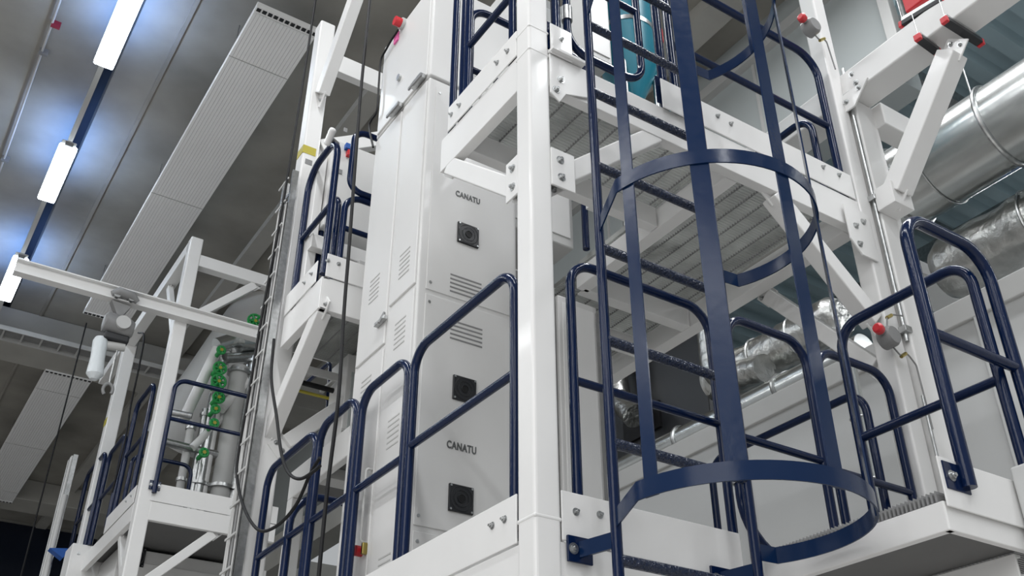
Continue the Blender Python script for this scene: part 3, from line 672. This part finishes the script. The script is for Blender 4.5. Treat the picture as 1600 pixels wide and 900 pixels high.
# ------------------------------------------------------------------ ducts over the clean room roof
def duct(pts, r, label, m='duct', rings=(), name='air_duct', n=40):
    t = thing(name, pts[0], label, 'duct'); MB().tube(pts, r, n).build('duct_tube', m, t)
    pts = [Vector(p) for p in pts]
    for q, dr in rings:
        q = Vector(q); d = (pts[-1]-pts[0]).normalized()
        MB().tube([q+d.orthogonal().normalized()*0+(Matrix.Rotation(2*math.pi*k/32, 3, d) @ d.orthogonal().normalized())*(r*1.03) for k in range(32)], dr, 8, closed=True).build('band', 'zinc', t)
    return t
dz = 6.52
duct([(6.1, -2, dz), (6.1, 3.72, dz)], .33, 'large shiny round duct at the upper right', rings=[((6.1, 2.75, dz), .018), ((6.1, 3.62, dz), .02), ((6.1, 1.6, dz), .01), ((6.1, 3.3, dz), .006)])
for y in (2.9, 1.4):
    tag(MB().cyl((6.1, y, 6.8), (6.1, y, 9.2), .008).build('duct_hanger', 'zinc'), 'thin threaded rod holding the large duct, '+('nearer the column' if y > 2 else 'towards the picture edge'), 'rod', 'duct hanger rods')
def crinkle(a, b, r, label, seed=1, n=26):
    rnd = random.Random(seed); a, b = Vector(a), Vector(b)
    pts = [a.lerp(b, i/n) for i in range(n+1)]; rr = [r*(1+rnd.uniform(-.05, .05)) for _ in pts]; rr[0] *= .8
    t = thing('insulated_duct', a, label, 'duct', 'crinkled foil insulated ducts'); MB().tube(pts, rr, 36).build('foil_sleeve', 'foil', t)
    if a.z-r > 5.2: MB().box(a.x-.1, a.x+.1, (a.y+b.y)/2-.05, (a.y+b.y)/2+.05, 5.12, a.z-r*.9).build('saddle', 'zinc', t)
    for k_ in (.3, .6): 
        c_ = a.lerp(b, k_); d = (b-a).normalized(); o_ = d.orthogonal().normalized()
        MB().tube([c_+(Matrix.Rotation(2*math.pi*k/28, 3, d) @ o_)*r*1.04 for k in range(28)], .01, 6, closed=True).build('tie_band', 'zinc', t)
    return t
crinkle((6.55, 3.75, 5.92), (6.55, 1.0, 5.92), .27, 'foil wrapped duct lying along the wall top at the right', 3)
crinkle((6.6, 3.9, 5.45), (6.6, 6.2, 5.45), .17, 'foil wrapped duct between the tall guard rail and right column', 4)
crinkle((6.45, 4.7, 5.98), (6.45, 6.3, 5.98), .2, 'foil wrapped duct beneath the knee braces behind the ladder', 5)
duct([(6.25, 4.4, 5.46), (6.25, 14, 5.46)], .13, 'long straight spiral duct along the top of the partition wall', rings=[((6.25, 5.3, 5.46), .02), ((6.25, 6.6, 5.46), .02), ((6.25, 8.3, 5.46), .02)])
q = P(1170, 585, X=6.35)
duct(fillet([P(1105, 480, X=6.3), P(1118, 595, X=6.3), P(1195, 575, X=6.25)], .25), .13, 'bent duct elbow hanging between ladder and platform rails', 'foil')
duct(fillet([P(955, 550, X=6.3), P(968, 625, X=6.3), P(992, 650, X=6.25)], .2), .13, 'short foil duct elbow seen left behind the ladder', 'foil')
duct([(4.9, 3.6, 0), (4.9, 3.6, 4.55)], .05, 'vertical bright steel pipe behind the right guard rails', rings=[((4.9, 3.6, 4.2), .006), ((4.9, 3.6, 3.8), .006), ((4.9, 3.6, 3.4), .006)])
# dark equipment space and box units over the roof
t = thing('air_handling_unit', (6.6, 7.5, 5.2), 'dark air handling unit on the clean room roof behind the ladder', 'machine')
MB().box(6.55, 6.97, 6.5, 14, 5.13, 7.0).build('casing', 'dark', t, .01); MB().box(6.52, 6.56, 7.2, 7.8, 5.9, 6.2).build('vent', 'black', t)
t = thing('roof_beam', (6.1, 8, 6.9), 'grey concrete beam above the ducts behind the ladder', 'beam'); MB().box(6.2, 6.6, 5.0, 20, 6.9, 7.5).build('beam_body', 'beam', t)
for i, (x, y, wd) in enumerate(((8.2, -.4, .25), (9.6, 1.2, .2))):
    pass
t = tray('cable_tray', (7.4, 4.6, 7.9), (13.5, -3.4, 7.9), .45, 'galvanised cable tray crossing under the blue roof deck at the upper right', m='zinc')
for a, b, lb in (((7.1, 2.2, 8.7), (13.0, 2.2, 8.7), 'nearer galvanised joist under the blue roof deck'), ((7.1, 4.0, 8.6), (13.0, 4.0, 8.6), 'farther galvanised joist under the blue roof deck'), ((8.9, -4, 8.9), (8.9, 6, 8.9), 'galvanised purlin running lengthwise under the blue deck'), ((7.4, 5.8, 8.9), (13, 5.8, 8.9), 'galvanised joist seen through the gap left of the diagonal strut'), ((9.9, -3, 8.4), (9.9, 9, 8.4), 'second lengthwise galvanised purlin farther under the blue deck')):
    t = thing('roof_joist', a, lb, 'joist', 'galvanised members under the roof deck'); m = MB(); m.bar(a, b, .14, .02); m.bar(Vector(a)+Vector((0, 0, .12)), Vector(b)+Vector((0, 0, .12)), .02, .24); m.build('angle_section', 'zinc', t)
t = thing('roof_joist', (8, 3, 7), 'cream flat beam beneath the large duct at the right', 'beam', 'galvanised members under the roof deck')
MB().box(6.3, 12, 3.9, 4.25, 6.0, 6.12).build('flat_section', 'white', t)
tag(MB().tube([(7.0, 3.2, 6.3), (11, 3.2, 6.3)], .05, 12).build('blue_pipe', 'tarp'), 'blue pipe between the large duct and the foil duct', 'pipe')
t = thing('wall_post', (6.95, 3.85, 5.2), 'bright metal corner post at the end of the glossy wall', 'post'); MB().box(6.9, 7.02, 3.78, 3.9, 8.35, 10).build('post_body', 'lgrey', t, .01)
MB().tube([(6.9, 3.66, 8.4), (6.9, 3.66, 10)], .03, 12).build('pipe', 'zinc', t)

# ------------------------------------------------------------------ middle tower platform
channel((XI, 5.50, 5.02), (XI, 6.17, 5.02), .25, 'edge beam of the middle platform', out=nX)
toe((XI, 5.60, 0), (XI, 6.16, 0), 5.275, 5.45, 'white toe plate of the middle platform running away', nX, [(XI, 5.68, 5.38), (XI, 5.80, 5.37)])
channel((XF+.02, 5.50, 5.02), (3.2, 5.50, 5.02), .25, 'front beam of the middle platform facing the camera', out=nY)
toe((XF+.03, 5.50, 0), (2.6, 5.50, 0), 5.275, 5.46, 'white toe plate with two bolts on the middle platform front', nY, [(2.07, 5.5, 5.40), (2.15, 5.5, 5.40)])
grating(XF+.09, 3.1, 5.56, 6.5, 5.24, 'floor grating of the middle platform', pitch=.022)
channel((2.17, 6.30, 7.93), (4.2, 6.30, 7.93), .2, 'white cross beam high behind the cabinet', out=nY, fl=.08)
brace((2.20, 6.32, 7.02), (2.95, 6.32, 7.50), .10, .14, 'white upper strut from the labelled column towards the cabinet', up=(-.4, 0, .9), nrm=nY)
brace((XF+.08, 6.2, 7.5), (XF+.08, 5.1, 8.9), .10, .14, 'white diagonal strut rising to the top picture edge from the labelled column', up=(0, .7, .7), nrm=nX)
p = P(487, 215, X=XF); tag(MB().box(XF-.003, XF+.11, 6.247, 6.37, p.z-.03, p.z+.05).build('yellow_label', 'yellow'), 'yellow label on the middle column', 'label', 'yellow column labels')
p = P(482, 232, X=XF); tag(MB().box(XF+.03, XF+.09, 6.247, 6.25, p.z-.05, p.z+.0).build('printed_mark', 'grey'), 'small grey printed mark below the yellow label on the middle column', 'label')
p = P(150, 680, X=2.22); tag(MB().box(2.214, 2.22, 13.52, 13.66, p.z-.05, p.z+.05).build('yellow_label', 'yellow'), 'yellow label on the far left column', 'label', 'yellow column labels')
t = thing('sensor_unit', P(515, 215, X=2.0), 'small white sensor box on an arm beside the middle column', 'sensor')
p = P(515, 215, X=2.0); MB().bar(p+Vector((0, .05, -.04)), p+Vector((0, -.06, .05)), .05, .06).build('housing', 'white', t, .02); MB().cyl(p, p+Vector((.12, .15, .1)), .02).build('arm', 'grey', t)
t = thing('switch_cabinet', (2.7, 6.0, 5.3), 'white wall cabinet with a blue and red switch behind the middle rails', 'cabinet')
q = P(511, 300, Y=5.95)
MB().box(q.x, 3.1, 5.95, 6.12, 6.02, 6.86).build('body', 'cab', t, .01)
MB().box(q.x-.08, q.x-.01, 6.0, 6.08, 5.3, 6.7).build('stand', 'white', t, .006)
MB().box(q.x-.08, 3.1, 5.93, 6.0, 5.78, 5.90).build('shelf_beam', 'white', t, .006)
MB().box(q.x-.02, 3.1, 6.05, 6.12, 5.60, 5.68).build('shelf_beam', 'grey', t, .006)
p = P(542, 233, Y=5.94); MB().box(p.x-.02, p.x+.03, 5.91, 5.95, p.z-.01, p.z+.04).build('blue_switch', 'tarp', t); MB().box(p.x-.0, p.x+.03, 5.91, 5.95, p.z-.07, p.z-.02).build('red_switch', 'red', t)
for px, py in ((540, 203), (532, 268)): p = P(px, py, Y=5.945); MB().box(p.x-.015, p.x+.015, 5.943, 5.951, p.z-.02, p.z+.02).build('mark', 'grey', t)
t = thing('electrical_cabinet', (2.8, 6.2, 5.3), 'low white cabinet on the middle platform with a dark slot', 'cabinet')
MB().box(2.45, 3.1, 5.85, 6.3, 5.25, 5.75).build('body', 'cab', t, .01); MB().box(2.5, 2.72, 5.842, 5.852, 5.60, 5.63).build('slot', 'dark', t)
# vertical cable ladder with cables beside the column
t = tray('cable_ladder', (1.985, 6.30, 0), (1.985, 6.30, 6.62), .19, 'vertical galvanised cable ladder full of wires in front of the middle column', m='zinc', side=.05, rungs=.22)
for i in range(7):
    y = 6.22+i*.027; rr = random.uniform(.006, .012)
    MB().tube([(1.965-.008*(i % 3), y+.01*math.sin(z*1.7+i), z) for z in [j*.35 for j in range(19)]], rr, 8).build('cable', ('black', 'lgrey', 'grey', 'white', 'black', 'lgrey', 'grey')[i], t)
for i in range(22): MB().box(1.93, 1.938, 6.20, 6.40, 1.9+i*.22, 1.915+i*.22).build('cable_tie', 'lgrey', t)
t = thing('steel_conduit', (2.1, 6.75, 0), 'pair of pale pipes running up left of the cable ladder', 'pipe')
for dy in (0, .07): MB().cyl((1.99, 6.44+dy, .1), (1.99, 6.44+dy, 5.2), .012).build('pipe_run', 'lgrey', t)
t = tray('cable_tray', (2.1, 6.45, 4.98), (4.2, 6.45, 4.98), .3, 'horizontal cable tray under the middle platform', m='lgrey', side=.06, rungs=.2)
MB().tube([(2.1, 6.42, 4.93), (4.2, 6.42, 4.93)], .02, 10).build('dark_cable', 'black', t); MB().tube([(2.1, 6.5, 4.90), (4.2, 6.5, 4.90)], .012, 10).build('yellow_cable', 'yellow', t)
# hanging cables
def cable(pts, r, label, m='black'):
    o = MB().tube(smooth(pts), r, 10).build('hanging_cable', m); return tag(o, label, 'cable', 'black cables hanging past the platforms')
cable([P(*q, X=1.93) for q in ((496, -20), (470, 150), (440, 330), (408, 500), (388, 620), (374, 700), (370, 745), (382, 795), (404, 828), (432, 822), (462, 790), (485, 740), (500, 715))], .010, 'black cable hanging in a long loop left of the labelled column')
cable([P(*q, X=1.95) for q in ((580, -20), (565, 130), (557, 230), (546, 380), (538, 480), (529, 620), (512, 760), (498, 900), (496, 930))], .011, 'straight black cable hanging in front of the middle platform')
cable([P(*q, X=1.90) for q in ((428, 530), (424, 590), (432, 650), (440, 710), (452, 740), (470, 748), (492, 735), (500, 728))], .010, 'short black cable drooping in front of the diagonal brace')
cable([P(*q, X=2.2) for q in ((216, 520), (225, 525), (218, 570), (205, 630), (195, 690), (175, 770))], .012, 'thin cable falling from the hoist')
t = tag(MB().cyl((1.95, 15.9, 9.9), (1.95, 15.9, 2.0), .012).build('hanging_cable', 'black'), 'thin dark wire hanging from the ceiling before the far left column', 'cable', 'black cables hanging past the platforms')
# process skid with pipes and green valves between the towers
t = thing('pipe_skid', (3.4, 12.2, 5.3), 'cluster of bright steel pipes with green valves on the far left platform', 'pipework')
YS = 12.0
for (px, py, r_, mm) in ((345, 560, .07, 'zinc'), (375, 575, .12, 'lgrey'), (398, 560, .10, 'zinc'), (322, 640, .05, 'zinc'), (356, 540, .05, 'white'), (300, 660, .05, 'lgrey'), (412, 600, .06, 'lgrey'), (388, 630, .05, 'zinc')):
    A_ = P(px, py, Y=YS); MB().tube([(A_.x, YS, A_.z), (A_.x, YS, 5.32)], r_, 18).build('riser', mm, t)
    MB().tube([(A_.x, YS, A_.z-.1), (A_.x, YS, A_.z-.06)], r_*1.35, 18).build('flange', 'zinc', t)
    MB().tube([(A_.x, YS, 6.1), (A_.x, YS, 6.14)], r_*1.35, 18).build('flange', 'zinc', t)
for (a, b, r_, mm) in (((338, 540), (430, 512), .10, 'duct'), ((350, 560), (420, 555), .07, 'zinc'), ((340, 545), (285, 660), .07, 'white'), ((345, 640), (420, 560), .06, 'white'), ((372, 535), (425, 530), .14, 'duct'),
                       ((300, 650), (245, 640), .04, 'zinc'), ((255, 690), (380, 720), .05, 'zinc'), ((300, 700), (350, 650), .05, 'white'), ((330, 610), (390, 625), .04, 'lgrey')):
    MB().tube([P(*a, Y=YS-.1), P(*b, Y=YS+.05)], r_, 14).build('branch_pipe', mm, t)
MB().box(P(250, 700, Y=YS).x, P(330, 700, Y=YS).x, YS+.3, YS+.6, 5.3, 6.1).build('base_cabinet', 'lgrey', t, .01)
for i, (px, py, r_) in enumerate(((398, 503, .10), (343, 576, .08), (341, 597, .09), (341, 622, .07), (345, 548, .05), (336, 640, .05), (334, 662, .05), (318, 708, .05))):
    p = P(px, py, Y=YS-.3); v = MB().tube([p+Vector((0, .2, 0)), p+Vector((0, 0, 0))], r_*.6, 12).build('valve_body', 'green', t)
    m = MB().tube([p+Vector((r_*math.cos(a_*math.pi/8), -.02, r_*math.sin(a_*math.pi/8))) for a_ in range(16)], .016, 8, closed=True)
    for a_ in range(3):
        ca, sa = math.cos(a_*math.pi/3), math.sin(a_*math.pi/3); m.tube([p+Vector((r_*ca, -.02, r_*sa)), p-Vector((r_*ca, .02, r_*sa))], .018, 6)
    sub(m, 'hand_wheel', 'green', v, t)
    m = MB().cyl(p+Vector((0, -.045, 0)), p+Vector((0, 0, 0)), .022); sub(m, 'hub', 'yellow', v, t)
t = thing('overhead_duct', (3.1, 9.5, 6), 'pale inclined ventilation duct behind the pipe skid', 'duct')
a, b = P(440, 440, Y=14.5), P(270, 690, Y=16.5)
MB().tube([a, b], .5, 30).build('duct_tube', 'lgrey', t)
t = thing('stair_landing', (2.9, 6.0, 3.3), 'white edged landing seen from below between the lower left guard rails', 'landing')
zl = P(480, 740, X=2.5).z
MB().box(2.50, 2.56, 4.95, 6.9, zl-.10, zl+.12).build('edge_beam', 'white', t, .008)
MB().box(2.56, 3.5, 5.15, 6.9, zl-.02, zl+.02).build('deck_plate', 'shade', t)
for y in (5.2, 5.75, 6.3): MB().box(2.56, 3.5, y, y+.16, zl-.10, zl-.02).build('cross_member', 'lgrey', t, .004)
MB().box(3.3, 3.36, 5.1, 6.9, zl-.10, zl-.02).build('rear_beam', 'white', t, .004)
MB().box(2.50, 2.60, 6.8, 6.9, 0, zl-.1).build('leg', 'white', t, .008)
t = thing('process_cabinet', (2.8, 6.5, 0), 'white glazed cabinet on the landing behind the lower left guard rails', 'cabinet')
MB().box(2.58, 3.3, 6.2, 6.5, zl+.02, zl+.85).build('body', 'cab', t, .01)
MB().box(2.62, 2.66, 6.19, 6.201, zl+.15, zl+.7).build('glass_strip', 'gloss', t)
for x in (2.72, 2.80, 2.90): MB().box(x, x+.035, 6.185, 6.201, zl+.3, zl+.75).build('vent', 'dark', t)
MB().box(2.58, 3.3, 6.185, 6.201, zl+.22, zl+.24).build('seam', 'lgrey', t)
# ------------------------------------------------------------------ far left tower
XL, YL = 2.22, 10.6
channel((XL+.14, YL-.004, 5.10), (3.75, YL, 5.10), .20, 'front beam of the far left platform', out=nY)
toe((XL+.12, YL, 0), (3.75, YL, 0), 5.305, 5.50, 'white toe plate on the far left platform front', nY)
channel((XL, YL+.15, 5.10), (XL, 13.5, 5.10), .20, 'side beam of the far left platform', out=nX)
toe((XL, YL+.16, 0), (XL, 12.0, 0), 5.305, 5.50, 'white toe plate along the side of the far left platform', nX, [(XL, 10.9, 5.42), (XL, 11.1, 5.42)])
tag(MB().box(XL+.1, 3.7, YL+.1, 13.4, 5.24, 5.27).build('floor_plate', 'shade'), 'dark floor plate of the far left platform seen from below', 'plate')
brace((XL+.18, YL+.06, 4.42), (3.08, YL+.06, 5.09), .08, .10, 'white knee brace under the far left platform', up=(-.7, 0, .7), nrm=nY)
brace((XL+.07, YL+.2, 4.5), (XL+.07, 11.3, 5.08), .08, .08, 'small white side brace below the far left platform', up=(0, -.7, .7), nrm=nX)
t = thing('crane_frame_beam', (XL+.07, 12, 8.55), 'white top beam of the far left crane frame running away', 'beam')
MB().box(XL, XL+.14, YL+.1, 15.0, 8.48, 8.64).build('box_section', 'white', t, .008)
t = thing('crane_frame_beam', (3, 10.68, 8.3), 'white top cross beam of the far left crane frame', 'beam')
MB().box(XL+.1, 4.3, YL+.01, YL+.14, 8.28, 8.44).build('box_section', 'white', t, .008)
brace((XL+.16, YL+.07, 7.55), (3.10, YL+.07, 8.27), .09, .10, 'white diagonal in the top corner of the far left crane frame', up=(-.7, 0, .7), nrm=nY)
brace((XL+.07, YL+.3, 7.5), (XL+.07, 11.6, 8.45), .07, .08, 'white side diagonal at the top of the far left column', up=(0, -.7, .7), nrm=nX)
# hoist rail
t = thing('hoist_rail', (2, YL-.1, 7.45), 'white crane rail with the hoist hanging from it', 'rail')
m = MB(); x0, x1 = .45, 4.2; yr = YL-.06
m.box(x0, x1, yr-.06, yr+.06, 7.46, 7.475); m.box(x0, x1, yr-.06, yr+.06, 7.61, 7.625); m.box(x0, x1, yr-.006, yr+.006, 7.47, 7.615); m.build('flanged_section', 'white', t)
hx = P(190, 475, Y=yr).x
t = thing('chain_hoist', (hx, yr, 6.3), 'grey electric chain hoist with a white chain bag under the crane rail', 'hoist')
tr = MB(); tr.tube([(hx-.14, yr-.08, 7.50), (hx-.07, yr-.09, 7.54), (hx+.08, yr-.09, 7.53), (hx+.15, yr-.08, 7.48)], [.03, .055, .055, .03], 16)
trp = tr.build('trolley', 'grey', t)
for dx in (-.08, .08): m = MB().cyl((hx+dx, yr-.11, 7.5), (hx+dx, yr+.09, 7.5), .04); sub(m, 'wheel', 'zinc', trp, t)
MB().poly([(hx-.12, yr-.05, 7.44), (hx+.10, yr-.05, 7.42), (hx+.03, yr-.05, 7.28), (hx-.03, yr-.05, 7.28)], (0, .1, 0)).build('hanger', 'grey', t)
hp = P(182, 512, Y=yr)
MB().tube([(hp.x-.15, yr, hp.z+.04), (hp.x-.13, yr, hp.z+.04), (hp.x+.10, yr, hp.z+.01), (hp.x+.17, yr, hp.z), (hp.x+.18, yr, hp.z)], [.08, .12, .13, .10, .06], 20).build('motor', 'grey', t)
MB().tube([(hp.x+.04, yr-.14, hp.z+.02), (hp.x+.04, yr-.08, hp.z+.02)], .08, 18).build('gear_cover', 'lgrey', t)
MB().box(hp.x-.12, hp.x+.15, yr-.08, yr+.08, hp.z-.19, hp.z-.1).build('chain_guide', 'dark', t, .02)
MB().tube([(hp.x-.06, yr, hp.z-.24), (hp.x+.13, yr, hp.z-.21)], .05, 14).build('limit_box', 'lgrey', t)
b0 = P(158, 528, Y=yr); b1 = P(148, 585, Y=yr)
MB().tube([b0, b0.lerp(b1, .1), b0.lerp(b1, .55), b1, b1+Vector((0, 0, -.06))], [.06, .08, .075, .09, .04], 14).build('chain_bag', 'bag', t)
h0 = P(180, 560, Y=yr); MB().tube([(h0.x, yr, hp.z-.25), (h0.x, yr, h0.z-.3)], .012, 8).build('chain', 'zinc', t)
MB().tube([Vector((h0.x+.05*math.cos(a_), yr, h0.z-.38+.07*math.sin(a_))) for a_ in [i*math.pi/8-.6 for i in range(13)]], .018, 10).build('hook', 'grey', t)
# cabinet with fan under the far platform
fc = thing('process_cabinet', (3.2, 12.3, 0), 'far white cabinet with one square fan under the left platform', 'cabinet')
MB().box(2.42, 4.2, 12.0, 13.0, .02, 5.2).build('body', 'cab', fc, .01)
MB().box(2.5, 4.1, 11.99, 12.001, 3.2, 5.05).build('front_panel', 'white', fc, .004)
p = P(211, 870, Y=12.0); fan(p.x, p.z, 12.0, fc, .11)
for x in (3.3, 3.6, 3.9): MB().box(x, x+.02, 11.98, 11.992, 3.2, 4.9).build('rib', 'lgrey', fc)
t = thing('vent_pipe', (3.5, 11.6, 0), 'pair of pale vertical vessels under the far left platform', 'vessel')
for x in (3.35, 3.62): MB().tube([(x, 11.5, .02), (x, 11.5, 4.7), (x, 11.5, 4.85)], [.11, .11, .03], 18).build('shell', 'lgrey', t)
t = thing('electrical_cabinet', (2.3, 13.0, 0), 'white box with two bolts beside the blue tarp at lower left', 'cabinet')
MB().box(2.06, 2.5, 12.9, 13.3, 5.0, 5.42).build('body', 'white', t, .01); bolts('bolt', [(2.15, 12.9, 5.3), (2.32, 12.9, 5.3)], nY, t, .014)
p = P(95, 862, X=2.2)
tag(MB().poly([P(78, 856, Y=13.6), P(112, 857, Y=13.6), P(98, 872, Y=13.6)], (0, .15, 0)).build('folded_tarp', 'tarp'), 'bright blue triangular tarp scrap at the lower left', 'tarp')
t = tray('cable_ladder', (2.0, 14.1, 0), (2.0, 14.1, 6.9), .34, 'far vertical cable ladder at the lower left edge', m='zinc', side=.06, rungs=.22)
for i in range(5): MB().tube([(1.97, 14.0+i*.05, .1), (1.97, 14.0+i*.05, 6.9)], .016, 8).build('cable', ('lgrey', 'white', 'grey', 'zinc', 'white')[i], t)
MB().tube([(1.98, 13.85, .1), (1.98, 13.85, 6.3)], .03, 12).build('foil_pipe', 'lgrey', t)
